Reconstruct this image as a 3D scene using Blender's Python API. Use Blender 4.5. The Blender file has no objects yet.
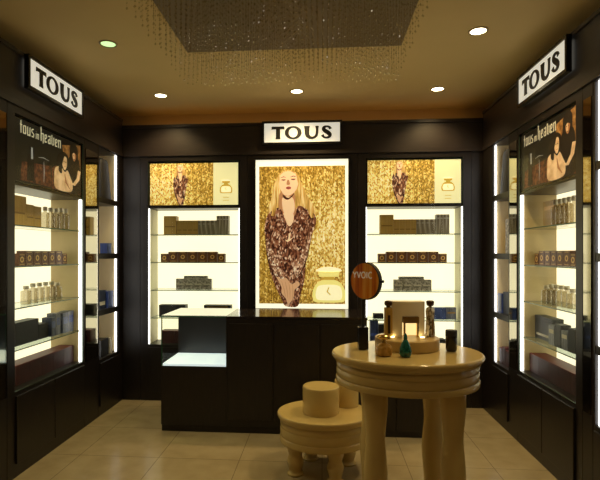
import bpy, math, random
from mathutils import Vector, Matrix
random.seed(7)
PI = math.pi
C = bpy.context.scene.collection
ORD = ['first', 'second', 'third', 'fourth', 'fifth', 'sixth', 'seventh', 'eighth', 'ninth']

# ------------------------------------------------------------------ materials
def new_mat(name):
    m = bpy.data.materials.new(name); m.use_nodes = True
    nt = m.node_tree; b = nt.nodes['Principled BSDF']
    return m, nt, b

def pm(name, col, rough=.5, metal=0., emit=0., ecol=None, spec=.5, trans=0., coat=0.):
    m, nt, b = new_mat(name)
    b.inputs['Base Color'].default_value = (*col, 1)
    b.inputs['Roughness'].default_value = rough
    b.inputs['Metallic'].default_value = metal
    b.inputs['Specular IOR Level'].default_value = spec
    b.inputs['Transmission Weight'].default_value = trans
    b.inputs['Coat Weight'].default_value = coat
    if emit:
        b.inputs['Emission Color'].default_value = (*(ecol or col), 1)
        b.inputs['Emission Strength'].default_value = emit
    return m

def ramp(nt, stops, fac):
    r = nt.nodes.new('ShaderNodeValToRGB'); e = r.color_ramp.elements
    while len(e) < len(stops): e.new(.5)
    for i, (p, c) in enumerate(stops):
        e[i].position = p; e[i].color = (*c, 1)
    nt.links.new(fac, r.inputs['Fac']); return r.outputs['Color']

def objcoord(nt, scale=(1, 1, 1)):
    t = nt.nodes.new('ShaderNodeTexCoord'); mp = nt.nodes.new('ShaderNodeMapping')
    mp.inputs['Scale'].default_value = scale
    nt.links.new(t.outputs['Object'], mp.inputs['Vector']); return mp.outputs['Vector']

def noise(nt, vec, scale, detail=3):
    n = nt.nodes.new('ShaderNodeTexNoise'); n.inputs['Scale'].default_value = scale
    n.inputs['Detail'].default_value = detail
    nt.links.new(vec, n.inputs['Vector']); return n.outputs['Fac']

def voro(nt, vec, scale):
    n = nt.nodes.new('ShaderNodeTexVoronoi'); n.inputs['Scale'].default_value = scale
    nt.links.new(vec, n.inputs['Vector'])
    s = nt.nodes.new('ShaderNodeSeparateColor'); nt.links.new(n.outputs['Color'], s.inputs['Color'])
    return s.outputs['Red']

def mathn(nt, op, a, b):
    n = nt.nodes.new('ShaderNodeMath'); n.operation = op
    for i, x in enumerate((a, b)):
        if isinstance(x, (int, float)): n.inputs[i].default_value = x
        else: nt.links.new(x, n.inputs[i])
    return n.outputs[0]

def tex_mat(name, kind, stops, scale=(1, 1, 1), nscale=5, rough=.5, metal=0., emit=0., mixn=None, bump=0.):
    """procedural colour: noise or voronoi cells, optionally blended with a second broad noise"""
    m, nt, b = new_mat(name)
    v = objcoord(nt, scale)
    f = noise(nt, v, nscale) if kind == 'noise' else voro(nt, v, nscale)
    if mixn:
        g = noise(nt, objcoord(nt, mixn[0]), mixn[1], 2)
        f = mathn(nt, 'ADD', mathn(nt, 'MULTIPLY', f, 1 - mixn[2]), mathn(nt, 'MULTIPLY', g, mixn[2]))
    col = ramp(nt, stops, f)
    nt.links.new(col, b.inputs['Base Color'])
    b.inputs['Roughness'].default_value = rough; b.inputs['Metallic'].default_value = metal
    if emit:
        nt.links.new(col, b.inputs['Emission Color']); b.inputs['Emission Strength'].default_value = emit
    if bump:
        bp = nt.nodes.new('ShaderNodeBump'); bp.inputs['Strength'].default_value = bump
        bp.inputs['Distance'].default_value = .002
        nt.links.new(f, bp.inputs['Height']); nt.links.new(bp.outputs['Normal'], b.inputs['Normal'])
    return m

def thin_glass(name, tint, ior=1.45, boost=1.):
    m, nt, b = new_mat(name); nt.nodes.remove(b)
    out = nt.nodes['Material Output']
    tr = nt.nodes.new('ShaderNodeBsdfTransparent'); tr.inputs['Color'].default_value = (*tint, 1)
    gl = nt.nodes.new('ShaderNodeBsdfGlossy'); gl.inputs['Roughness'].default_value = .02
    fr = nt.nodes.new('ShaderNodeFresnel'); fr.inputs['IOR'].default_value = ior
    geo = nt.nodes.new('ShaderNodeNewGeometry')
    # outer face only reflects once: use half the Fresnel on each face
    k = mathn(nt, 'MULTIPLY', fr.outputs[0], boost)
    k = mathn(nt, 'MULTIPLY', k, mathn(nt, 'SUBTRACT', 1.0, geo.outputs['Backfacing']))
    mx = nt.nodes.new('ShaderNodeMixShader')
    nt.links.new(k, mx.inputs['Fac']); nt.links.new(tr.outputs[0], mx.inputs[1]); nt.links.new(gl.outputs[0], mx.inputs[2])
    nt.links.new(mx.outputs[0], out.inputs['Surface'])
    return m

def tile_mat():
    m, nt, b = new_mat('floor_tiles')
    v = objcoord(nt)
    br = nt.nodes.new('ShaderNodeTexBrick'); br.offset = 0
    br.inputs['Scale'].default_value = 1; br.inputs['Mortar Size'].default_value = .003
    br.inputs['Brick Width'].default_value = .6; br.inputs['Row Height'].default_value = .6
    br.inputs['Color1'].default_value = (.47, .375, .22, 1); br.inputs['Color2'].default_value = (.44, .35, .20, 1)
    br.inputs['Mortar'].default_value = (.26, .2, .12, 1)
    nt.links.new(v, br.inputs['Vector'])
    n = ramp(nt, [(.3, (.8, .78, .74)), (.7, (1, 1, 1))], noise(nt, v, 6, 5))
    mx = nt.nodes.new('ShaderNodeMix'); mx.data_type = 'RGBA'; mx.blend_type = 'MULTIPLY'; mx.inputs[0].default_value = 1
    nt.links.new(br.outputs['Color'], mx.inputs[6]); nt.links.new(n, mx.inputs[7])
    nt.links.new(mx.outputs[2], b.inputs['Base Color'])
    b.inputs['Roughness'].default_value = .22
    return m

M = {}
M['wood'] = tex_mat('dark_wood', 'noise', [(.3, (.007, .005, .0045)), (.7, (.014, .0095, .008))], (6, 6, 1), 9, rough=.36)
M['wood_gloss'] = tex_mat('dark_gloss_top', 'noise', [(.3, (.013, .009, .008)), (.7, (.02, .014, .012))], (1, 1, 1), 9, rough=.12)
M['fascia'] = tex_mat('fascia_veneer', 'noise', [(.3, (.016, .0105, .009)), (.7, (.026, .017, .014))], (1, 1, 8), 6, rough=.42)
M['black'] = pm('black_lacquer', (.008, .007, .008), .25)
M['blackm'] = pm('black_matt', (.01, .009, .009), .6)
M['wall'] = tex_mat('wall_paint', 'noise', [(.3, (.62, .45, .23)), (.7, (.68, .5, .27))], (1, 1, 1), 3, rough=.8)
M['ceil'] = tex_mat('ceiling_paint', 'noise', [(.3, (.80, .62, .30)), (.7, (.84, .65, .32))], (1, 1, 1), 2, rough=.85)
M['recess'] = tex_mat('recess_paint', 'noise', [(.3, (.42, .32, .17)), (.7, (.5, .38, .2))], (1, 1, 1), 4, rough=.7)
M['recess_dark'] = pm('recess_top_paint', (.10, .065, .03), .6)
M['floor'] = tile_mat()
M['panel'] = pm('lit_back_panel', (.6, .57, .46), .6, emit=1.22, ecol=(1., .92, .64))
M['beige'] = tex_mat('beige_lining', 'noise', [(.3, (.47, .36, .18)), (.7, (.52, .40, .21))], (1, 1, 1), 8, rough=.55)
M['beigelit'] = tex_mat('lit_beige_lining', 'noise', [(.3, (.74, .60, .34)), (.7, (.78, .64, .37))], (1, 1, 1), 8, rough=.55)  # beige lining again, the lit interior's brightness put into its colour
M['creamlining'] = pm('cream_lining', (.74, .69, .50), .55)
M['facet'] = tex_mat('faceted_bottle_glass', 'noise', [(.36, (.10, .075, .04)), (.5, (.42, .36, .25)), (.62, (.85, .80, .66))], (40, 40, 22), 2, rough=.1)
M['led'] = pm('led_strip_light', (1, 1, 1), .5, emit=3.2, ecol=(1, .98, .94))
M['pane'] = thin_glass('door_glass', (.98, .985, .965), 1.45, .14)
M['shelfglass'] = thin_glass('shelf_glass', (.90, .96, .92), 1.5)
M['glassedge'] = pm('glass_edge', (.10, .16, .12), .15)
M['topglass'] = thin_glass('counter_glass', (.86, .95, .90), 1.5, 1.9)
M['greenedge'] = pm('green_glass_edge', (.05, .13, .08), .12)
M['mirror'] = pm('mirror_glass', (.52, .49, .41), .05, 1.)
M['signface'] = pm('sign_face', (.66, .64, .54), .5, emit=.55, ecol=(1., .95, .78))
M['signtext'] = pm('sign_lettering', (.012, .01, .008), .4)
M['cream'] = tex_mat('cream_lacquer', 'noise', [(.3, (.57, .42, .155)), (.7, (.62, .46, .18))], (1, 1, 1), 5, rough=.14)
M['creamd'] = tex_mat('tray_gold_cream', 'noise', [(.3, (.50, .34, .12)), (.7, (.58, .40, .15))], (1, 1, 1), 5, rough=.3)
M['gold'] = tex_mat('gold_carton', 'noise', [(.35, (.50, .31, .06)), (.65, (.60, .38, .09))], (30, 30, 1), 3, rough=.4)
M['golddark'] = pm('dark_gold_metal', (.30, .18, .05), .35, .6)
M['goldm'] = pm('gold_metal', (.75, .5, .16), .22, 1.)
M['emblem'] = pm('gold_emblem', (.72, .45, .14), .35, .3)
M['brown'] = tex_mat('brown_carton', 'noise', [(.35, (.085, .03, .01)), (.65, (.16, .06, .02))], (1, 1, 1), 40, rough=.4)
M['silver'] = tex_mat('silver_carton', 'voronoi', [(.1, (.17, .16, .14)), (.5, (.27, .26, .23)), (.9, (.46, .44, .40))], (1, 1, 1), 70, rough=.35)
M['streak'] = tex_mat('streaked_carton', 'noise', [(.3, (.14, .10, .05)), (.5, (.30, .25, .16)), (.68, (.6, .55, .42))], (40, 40, 2), 2, rough=.35)
M['crystal'] = thin_glass('crystal_bottle_glass', (.74, .70, .60), 1.5, 2.5)
M['clearcap'] = pm('silver_cap', (.55, .50, .40), .3, .2)
M['maroon'] = tex_mat('maroon_carton', 'noise', [(.3, (.028, .005, .004)), (.7, (.055, .009, .008))], (1, 1, 1), 14, rough=.5)
M['redtop'] = pm('red_lid', (.10, .012, .010), .5)
M['blackbox'] = tex_mat('black_carton', 'noise', [(.3, (.005, .0045, .005)), (.7, (.010, .009, .009))], (1, 1, 1), 20, rough=.5)
M['blue'] = tex_mat('blue_carton', 'noise', [(.35, (.02, .04, .16)), (.65, (.05, .09, .30))], (10, 10, 2), 6, rough=.35)
M['navy'] = tex_mat('navy_carton', 'noise', [(.35, (.010, .014, .035)), (.65, (.035, .05, .11))], (10, 10, 2), 6, rough=.35)
M['bluegrey'] = tex_mat('blue_grey_carton', 'noise', [(.35, (.05, .055, .075)), (.65, (.16, .17, .22))], (20, 20, 3), 5, rough=.35)
M['paper'] = pm('pale_label', (.6, .57, .48), .5)
M['deck'] = pm('showcase_deck', (.8, .88, .9), .5, emit=.72, ecol=(.80, .95, 1.))
M['showback'] = pm('showcase_back', (.03, .028, .032), .3)
M['teal'] = tex_mat('teal_glass', 'noise', [(.35, (.004, .06, .05)), (.65, (.02, .17, .14))], (1, 1, 1), 60, rough=.08)
M['amber'] = tex_mat('amber_glass', 'noise', [(.3, (.28, .14, .02)), (.7, (.55, .32, .08))], (1, 1, 1), 50, rough=.08)
M['bronze'] = pm('dark_bronze_cap', (.07, .035, .012), .3, .5)
M['glow'] = pm('glowing_niche', (.9, .7, .3), .5, emit=1.0, ecol=(1., .78, .34))
M['block'] = tex_mat('pale_cream_block', 'noise', [(.3, (.86, .76, .53)), (.7, (.90, .80, .57))], (1, 1, 1), 5, rough=.4)
M['mirrorreflection'] = tex_mat('painted_orange_reflection', 'noise', [(.32, (.42, .06, .008)), (.5, (.80, .22, .015)), (.66, (.90, .42, .06))], (14, 14, .8), 2.2, rough=.2)  # what the mirror reflects, painted on its face as orange streaks
M['letters'] = pm('painted_reflected_letters', (.85, .72, .5), .4, emit=.12, ecol=(.9, .75, .5))  # lettering of the reflected sign, laid on the mirror with a slight glow
M['trimring'] = pm('lamp_ring', (.5, .4, .25), .4, .3)
M['lens'] = pm('lamp_lens', (1, 1, .9), .5, emit=14., ecol=(1, .86, .55))
M['lensg'] = pm('lamp_lens_green', (.8, 1, .7), .5, emit=1.1, ecol=(.60, 1., .42))
M['bead'] = thin_glass('crystal_beads', (.96, .92, .80), 1.6, 5.)
M['canopy'] = pm('canopy_panel', (.20, .14, .065), .5)
M['steel'] = pm('chrome', (.6, .58, .55), .2, 1.)
# prints
GOLDSTOPS = [(.15, (.16, .075, .006)), (.42, (.45, .24, .03)), (.62, (.78, .50, .10)), (.85, (1., .85, .42))]
def gold_print(name, cx, cz, r, scale):
    m, nt, b = new_mat(name)
    v = objcoord(nt, (1, 1, .6)); f = voro(nt, v, scale); g = noise(nt, objcoord(nt, (40, 40, 1.2)), 1.5, 2)
    t = nt.nodes.new('ShaderNodeTexCoord'); d = nt.nodes.new('ShaderNodeVectorMath'); d.operation = 'DISTANCE'
    nt.links.new(t.outputs['Object'], d.inputs[0]); d.inputs[1].default_value = (cx, 0, cz)
    q = mathn(nt, 'SUBTRACT', 1.0, mathn(nt, 'DIVIDE', d.outputs['Value'], r))       # the printed backdrop brightens round this spot
    f = mathn(nt, 'ADD', mathn(nt, 'ADD', mathn(nt, 'MULTIPLY', f, .38), mathn(nt, 'MULTIPLY', g, .40)), mathn(nt, 'MULTIPLY', q, .26))
    col = ramp(nt, [(.14, (.10, .045, .004)), (.38, (.30, .16, .016)), (.56, (.58, .36, .06)), (.68, (.90, .70, .22)), (.84, (1., .92, .52))], f)
    nt.links.new(col, b.inputs['Base Color']); nt.links.new(col, b.inputs['Emission Color']); b.inputs['Emission Strength'].default_value = .62
    b.inputs['Roughness'].default_value = .4
    return m
M['p_gold'] = gold_print('print_sequin_gold', .27, .80, .95, 95)
M['p_goldw'] = gold_print('print_sequin_gold_wide', .12, .22, .75, 110)
M['p_coat'] = tex_mat('print_sequin_coat', 'voronoi', [(.28, (.03, .007, .004)), (.48, (.15, .045, .02)), (.66, (.34, .14, .065)), (.80, (.80, .58, .38))], (1, 1, .5), 95, rough=.4, emit=.55, mixn=((1, 1, .5), 26, .45))
M['p_hair'] = tex_mat('print_blonde_hair', 'noise', [(.3, (.30, .14, .02)), (.5, (.62, .38, .09)), (.7, (.95, .72, .32))], (30, 30, 3), 2, rough=.5, emit=.6)
M['p_skin'] = pm('print_skin', (.86, .60, .34), .5, emit=.62)
M['p_shade'] = pm('print_skin_shade', (.46, .22, .09), .5, emit=.6)
M['p_dark'] = pm('print_dark_line', (.06, .018, .008), .5, emit=.5)
M['p_lip'] = pm('print_lips', (.42, .10, .07), .5, emit=.6)
M['p_pale'] = pm('print_pale_panel', (.78, .74, .40), .5, emit=.72)
M['p_border'] = pm('print_white_border', (.95, .9, .68), .5, emit=1.0)
M['p_bottle'] = pm('print_bottle_yellow', (.82, .74, .22), .5, emit=.7)
M['p_bottle2'] = pm('print_bottle_pale', (.93, .88, .52), .5, emit=.75)
M['p_ochre'] = pm('print_bottle_ochre', (.55, .36, .05), .5, emit=.6)
M['q_black'] = pm('print_black', (.010, .008, .008), .4, emit=.02)
M['q_brown'] = tex_mat('print_brown_wall', 'noise', [(.35, (.13, .05, .012)), (.6, (.33, .15, .04)), (.75, (.5, .28, .09))], (1, 1, 1), 26, rough=.5, emit=.3)
M['q_skin'] = tex_mat('print_warm_skin', 'noise', [(.3, (.48, .28, .13)), (.7, (.78, .54, .31))], (1, 1, 1), 14, rough=.5, emit=.42)
M['q_shade'] = pm('print_warm_shade', (.33, .12, .04), .5, emit=.4)
M['q_hair'] = pm('print_black_hair', (.014, .006, .004), .5, emit=.02)
M['q_text'] = pm('print_pale_text', (.62, .57, .44), .5, emit=.35)
M['q_red'] = tex_mat('print_dark_red', 'noise', [(.4, (.05, .012, .008)), (.65, (.20, .07, .03))], (1, 1, 1), 30, rough=.5, emit=.2)
M['q_grey'] = pm('print_grey_glint', (.35, .36, .4), .5, emit=.3)

# ------------------------------------------------------------------ mesh builder
class MB:
    def __init__(s): s.v = []; s.f = []; s.m = []; s.sm = []
    def add(s, vs, fs, mi=0, smooth=False):
        o = len(s.v); s.v += [tuple(p) for p in vs]
        for f in fs: s.f.append([o + i for i in f]); s.m.append(mi); s.sm.append(smooth)
    def box(s, x0, y0, z0, x1, y1, z1, mi=0):
        v = [(x, y, z) for z in (z0, z1) for y in (y0, y1) for x in (x0, x1)]
        s.add(v, [(0, 2, 3, 1), (4, 5, 7, 6), (0, 1, 5, 4), (2, 6, 7, 3), (0, 4, 6, 2), (1, 3, 7, 5)], mi); return s
    def glassbox(s, x0, y0, z0, x1, y1, z1, axis, edge=1):
        o = len(s.f); s.box(x0, y0, z0, x1, y1, z1, 0)
        keep = {'z': (0, 1), 'y': (2, 3), 'x': (4, 5)}[axis]
        for i in range(6):
            if i not in keep: s.m[o + i] = edge
        return s
    def lathe(s, prof, c=(0, 0, 0), seg=40, mi=0, smooth=True, cap=True):
        vs = []; n = len(prof)
        for r, z in prof:
            for k in range(seg):
                a = 2 * PI * k / seg; vs.append((c[0] + r * math.cos(a), c[1] + r * math.sin(a), c[2] + z))
        fs = [(i * seg + k, i * seg + (k + 1) % seg, (i + 1) * seg + (k + 1) % seg, (i + 1) * seg + k) for i in range(n - 1) for k in range(seg)]
        s.add(vs, fs, mi, smooth)
        if cap:
            s.add(vs[:seg], [tuple(range(seg))[::-1]], mi); s.add(vs[-seg:], [tuple(range(seg))], mi)
        return s
    def tube(s, p, q, r, seg=12, mi=0, r2=None):
        p = Vector(p); q = Vector(q); d = (q - p).normalized(); r2 = r if r2 is None else r2
        u = d.orthogonal().normalized(); w = d.cross(u)
        vs = [p + u * r * math.cos(2 * PI * k / seg) + w * r * math.sin(2 * PI * k / seg) for k in range(seg)]
        vs += [q + u * r2 * math.cos(2 * PI * k / seg) + w * r2 * math.sin(2 * PI * k / seg) for k in range(seg)]
        s.add(vs, [(k, (k + 1) % seg, seg + (k + 1) % seg, seg + k) for k in range(seg)], mi, True)
        s.add(vs[:seg], [tuple(range(seg))[::-1]], mi); s.add(vs[seg:], [tuple(range(seg))], mi); return s
    def flat(s, poly, y, mi=0):
        """polygon in the local x-z plane, facing -y"""
        a = sum(poly[i][0] * poly[(i + 1) % len(poly)][1] - poly[(i + 1) % len(poly)][0] * poly[i][1] for i in range(len(poly)))
        p = poly if a > 0 else poly[::-1]
        s.add([(x, y, z) for x, z in p], [tuple(range(len(p)))], mi); return s
    def prism(s, poly, y0, y1, mi=0):
        """polygon in x-z, extruded from y0 (front) back to y1"""
        a = sum(poly[i][0] * poly[(i + 1) % len(poly)][1] - poly[(i + 1) % len(poly)][0] * poly[i][1] for i in range(len(poly)))
        p = poly if a > 0 else poly[::-1]; n = len(p)
        vs = [(x, y0, z) for x, z in p] + [(x, y1, z) for x, z in p]
        fs = [tuple(range(n)), tuple(range(2 * n - 1, n - 1, -1))] + [(i, n + i, n + (i + 1) % n, (i + 1) % n) for i in range(n)]
        s.add(vs, fs, mi); return s
    def mesh(s, name, mats):
        me = bpy.data.meshes.new(name); me.from_pydata(s.v, [], s.f)
        for m in (mats if isinstance(mats, (list, tuple)) else [mats]): me.materials.append(m)
        me.polygons.foreach_set('material_index', s.m); me.polygons.foreach_set('use_smooth', s.sm)
        me.update(); return me
    def build(s, name, mats, parent=None, loc=None, rotz=0, bevel=0):
        return place(s.mesh(name, mats), name, parent, loc, rotz, bevel)

def place(me, name, parent=None, loc=None, rotz=0, bevel=0):
    o = bpy.data.objects.new(name, me); C.objects.link(o)
    if parent: o.parent = parent
    if loc: o.location = loc
    o.rotation_euler.z = rotz
    if bevel:
        md = o.modifiers.new('bevel', 'BEVEL'); md.width = bevel; md.segments = 2; md.limit_method = 'ANGLE'
    return o

def tag(o, label, cat, group=None, kind=None):
    o['label'] = label; o['category'] = cat
    if group: o['group'] = group
    if kind: o['kind'] = kind
    return o
def thing(name, label, cat, loc=(0, 0, 0), rotz=0, group=None):
    o = bpy.data.objects.new(name, None); C.objects.link(o); o.location = loc; o.rotation_euler.z = rotz
    o.empty_display_size = .05
    return tag(o, label, cat, group)
def struct(name, mb, mats, bevel=0):
    o = mb.build(name, mats, bevel=bevel); o['kind'] = 'structure'; return o
def copy_tree(o, parent=None):
    c = o.copy(); C.objects.link(c)
    if parent: c.parent = parent
    for ch in list(o.children): copy_tree(ch, c)
    return c

def smooth_poly(pts, n=5, closed=True):
    out = []; N = len(pts)
    rng = range(N) if closed else range(N - 1)
    for i in rng:
        g = (lambda k: pts[k % N]) if closed else (lambda k: pts[min(max(k, 0), N - 1)])
        p0, p1, p2, p3 = g(i - 1), g(i), g(i + 1), g(i + 2)
        for k in range(n):
            t = k / n
            out.append(tuple(.5 * (2 * p1[d] + (p2[d] - p0[d]) * t + (2 * p0[d] - 5 * p1[d] + 4 * p2[d] - p3[d]) * t * t + (3 * p1[d] - p0[d] - 3 * p2[d] + p3[d]) * t ** 3) for d in range(len(p1))))
    if not closed: out.append(pts[-1])
    return out
def ellipse(cx, cy, rx, ry, n=24, rot=0):
    c, s = math.cos(rot), math.sin(rot)
    return [(cx + rx * math.cos(a) * c - ry * math.sin(a) * s, cy + rx * math.cos(a) * s + ry * math.sin(a) * c) for a in [2 * PI * k / n for k in range(n)]]
def ribbon(path):
    """closed outline of a stroke; path = [(x, z, width)]"""
    L, R = [], []
    for i, (x, z, w) in enumerate(path):
        a = path[max(i - 1, 0)]; b = path[min(i + 1, len(path) - 1)]
        dx, dz = b[0] - a[0], b[1] - a[1]; l = math.hypot(dx, dz) or 1
        nx, nz = -dz / l * w / 2, dx / l * w / 2
        L.append((x + nx, z + nz)); R.append((x - nx, z - nz))
    return L + R[::-1]

# ------------------------------------------------------------------ room shell
XL, XR, YB = -2.05, 1.56, 5.0          # planes of the casework fronts
DEP = .34
ZC = 3.02
struct('floor', MB().box(XL - .4, -1., -.05, XR + .4, YB + .45, 0), M['floor'])
struct('wall_back', MB().box(XL - .4, YB + .36, 0, XR + .4, YB + .45, ZC), M['wall'])
struct('wall_left', MB().box(XL - .45, -.6, 0, XL - .36, YB + .45, ZC), M['wall'])
struct('wall_right', MB().box(XR + .36, -.6, 0, XR + .45, YB + .45, ZC), M['wall'])
struct('ceiling', MB().box(XL - .45, -.6, ZC, XR + .45, YB + .45, ZC + .04), M['ceil'])

# fascia boards above the cabinets
ZF = 2.50
f = MB().box(XL - .0, YB, ZF, XR, YB + DEP, 2.82); f.box(XL, YB - .012, ZF, XR, YB, ZF + .035); f.box(XL, YB - .012, 2.79, XR, YB, 2.82)
struct('trim_1', f, M['fascia'])
f = MB().box(XL - DEP, 1.9, ZF, XL, YB, 2.88); f.box(XL, 1.9, ZF, XL + .012, YB - .013, ZF + .035); f.box(XL, 1.9, 2.855, XL + .012, YB - .013, 2.88)
struct('trim_2', f, M['fascia'])
f = MB().box(XR, 1.9, ZF, XR + DEP, YB, 2.88); f.box(XR - .012, 1.9, ZF, XR, YB - .013, ZF + .035); f.box(XR - .012, 1.9, 2.855, XR, YB - .013, 2.88)
struct('trim_3', f, M['fascia'])
# filler panels between and beside the cabinets
f = MB().box(XL, YB, 0, -1.862, YB + .05, ZF); f.box(-.748, YB, 0, .350, YB + .05, ZF); f.box(1.453, YB, 0, XR, YB + .05, ZF)
struct('trim_4', f, M['wood'])
f = MB().box(XL - .05, 4.912, 0, XL, YB, ZF); f.box(XL - .05, 1.9, 0, XL, 2.90, ZF)
struct('trim_5', f, M['wood'])
f = MB().box(XR, 4.738, 0, XR + .05, YB, ZF); f.box(XR, 1.9, 0, XR + .05, 2.56, ZF)
struct('trim_6', f, M['wood'])

# ------------------------------------------------------------------ prints
FIG = {  # outlines in centimetres on the tall poster, x from its centre, z down from its top
 'hair': [(-15.2, 10.3), (-21, 13), (-24.5, 18.7), (-28, 27), (-30, 38), (-33.5, 50), (-33, 62), (-28, 58), (-20, 52), (-8, 50), (2, 54), (11, 60), (14, 56), (13, 48), (8, 40), (3, 31), (0, 24), (-3, 16), (-8, 11.4)],
 'neck': [(-21.5, 33), (-7.5, 33), (-6.5, 46), (-5, 53), (-12, 60), (-19, 55), (-22.5, 48)],
 'face': [(-14, 11.5), (-8, 13), (-4, 18), (-3.6, 25), (-6.5, 31.5), (-11, 35.2), (-14.5, 36), (-18.5, 34), (-21.5, 28), (-22.6, 21), (-20.5, 14.5)],
 'coat': [(-34, 55), (-37, 66), (-36.5, 78), (-35.5, 90), (-34, 100), (-31, 113), (-25, 129), (-19, 141), (-16, 146), (-4, 146), (-1, 134), (2, 124), (3.5, 113), (4.5, 100), (7.5, 84), (12, 70), (14.5, 62), (13, 55), (6, 50), (-3, 46), (-8, 56), (-12, 64), (-16, 58), (-21, 48), (-28, 50)],
 'chest': [(-18, 53), (-9, 53), (-8, 60), (-11, 66), (-14, 65), (-16, 60)],
 'chest2': [(-17, 77), (-9, 72), (-8, 77), (-14, 82)],
 'lapel_a': [(-24, 50), (-19, 52), (-13, 74), (-16, 80), (-24, 66)],
 'lapel_b': [(-4, 49), (2, 54), (-2, 68), (-11, 79), (-9, 66)],
 'arm_a': [(-36, 80), (-31, 82), (-24, 104), (-16, 122), (-20, 126), (-28, 114), (-34, 98)],
 'arm_b': [(10, 74), (5, 76), (-2, 98), (-12, 114), (-8, 120), (0, 112), (6, 96)],
 'hands': [(-25, 117), (-20, 119), (-15, 118), (-10, 124), (-4, 121), (-2, 125), (-7, 130), (-8, 137), (-13, 144), (-16, 138), (-20, 133), (-20, 127)],
}
def figure(mb, tf, y, ids):
    """the printed woman; tf maps poster centimetres to local x, z"""
    T = lambda pts, sm=True: [tf(*p) for p in (smooth_poly(pts, 4) if sm else pts)]
    e = .0004
    mb.flat(T(FIG['hair']), y - e, ids['hair'])
    mb.flat(T(FIG['coat']), y - 2 * e, ids['coat'])
    mb.flat(T(FIG['neck']), y - 3 * e, ids['shade'])
    mb.flat(T([(-19, 38), (-9, 38), (-7, 50), (-12, 58), (-18, 52)]), y - 3.5 * e, ids['skin'])
    mb.flat(T(FIG['chest']), y - 3.6 * e, ids['skin']); mb.flat(T(FIG['chest2']), y - 3.6 * e, ids['skin'])
    mb.flat(T(FIG['lapel_a']), y - 4 * e, ids['coat']); mb.flat(T(FIG['lapel_b']), y - 4 * e, ids['coat'])
    mb.flat(T([(-18.5, 35), (-13, 38), (-7, 33), (-10, 37.5), (-14, 40), (-18, 38)]), y - 4.5 * e, ids['dark'])
    mb.flat(T(FIG['face']), y - 5 * e, ids['skin'])
    # strands across both sides of the face
    mb.flat(T(ribbon([(-22, 15, 2), (-25, 26, 4), (-25, 40, 5), (-29, 56, 3)]), False), y - 5.5 * e, ids['hair'])
    mb.flat(T(ribbon([(-5, 14, 1.5), (-1, 26, 4), (5, 42, 5), (11, 58, 3)]), False), y - 5.5 * e, ids['hair'])
    for (x0, x1, zz) in ((-20.5, -15.6, 19.2), (-11, -5.6, 18.6)):       # brows, eyes
        mb.flat(T(ribbon([(x0, zz - 1.2, .35), ((x0 + x1) / 2, zz - 2.2, .7), (x1, zz - 1.4, .3)]), False), y - 6 * e, ids['dark'])
        mb.flat(T(ellipse((x0 + x1) / 2, zz + .9, 2.2, .75, 12)), y - 6 * e, ids['shade'])
        mb.flat(T(ribbon([(x0 + .3, zz + .7, .4), ((x0 + x1) / 2, zz + 1.4, .9), (x1 - .3, zz + .7, .4)]), False), y - 6.5 * e, ids['dark'])
    mb.flat(T([(-14.2, 20.5), (-12.6, 20.5), (-11.6, 24.4), (-13.2, 25.3), (-15, 24.4)]), y - 6 * e, ids['shade'])
    mb.flat(T(ellipse(-13, 28.2, 2.6, 1.5, 14)), y - 6.5 * e, ids['lip'])
    mb.flat(T(ribbon([(-15.4, 28.2, .2), (-13, 28.5, .5), (-10.6, 28.1, .2)]), False), y - 7 * e, ids['dark'])
    # arms crossing down to joined hands
    for k in ('arm_a', 'arm_b'):
        mb.flat(T(FIG[k]), y - 5 * e, ids['arm'])
        p = FIG[k]; mb.flat(T(ribbon([(*p[0], .3), (*p[-1], 1.0), (*p[-2], 1.2), (*p[-3], .3)]), False), y - 5.4 * e, ids['dark'])
    mb.flat(T(ribbon([(-33, 58, .4), (-31, 74, 1.2), (-32, 88, .4)]), False), y - 5.4 * e, ids['dark'])
    mb.flat(T(ribbon([(9, 58, .4), (6, 74, 1.2), (4, 90, .4)]), False), y - 5.4 * e, ids['dark'])
    mb.flat(T(FIG['hands']), y - 6 * e, ids['hand'])
    for k in range(4):
        mb.flat(T(ribbon([(-20 + k * 3.6, 121 + k * .6, .3), (-17.5 + k * 3, 129 + k, .6), (-16 + k * 2.2, 137 + k, .3)]), False), y - 6.6 * e, ids['shade'])

def bottle_print(mb, cx, cz, s, y, body, light, dark):
    """round perfume bottle: wide low body, ring collar, arched cap"""
    P = lambda pts: [(cx + a * s, cz + b * s) for a, b in pts]
    e = .0004
    mb.flat(P(smooth_poly([(-15, -12), (-15, -4), (-11, 3), (-5, 6), (5, 6), (11, 3), (15, -4), (15, -12), (11, -15), (-11, -15)], 4)), y - e, body)
    mb.flat(P(smooth_poly([(-12, -11), (-12, -4), (-8, 1), (8, 1), (12, -4), (12, -11), (8, -13), (-8, -13)], 4)), y - 2 * e, light)
    mb.flat(P([(-9, 9), (9, 9), (10, 14), (-10, 14)]), y - e, body)
    mb.flat(P([(-5, 6), (5, 6), (5, 9), (-5, 9)]), y - 2 * e, dark)
    mb.flat(P(smooth_poly([(-11, 14), (-9, 17), (0, 18.5), (9, 17), (11, 14)], 3)), y - e, light)
    mb.flat(P(ribbon([(0, -1, 1), (-1.6, -5, 1.2), (1.4, -8, 1)])), y - 3 * e, dark)

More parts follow.
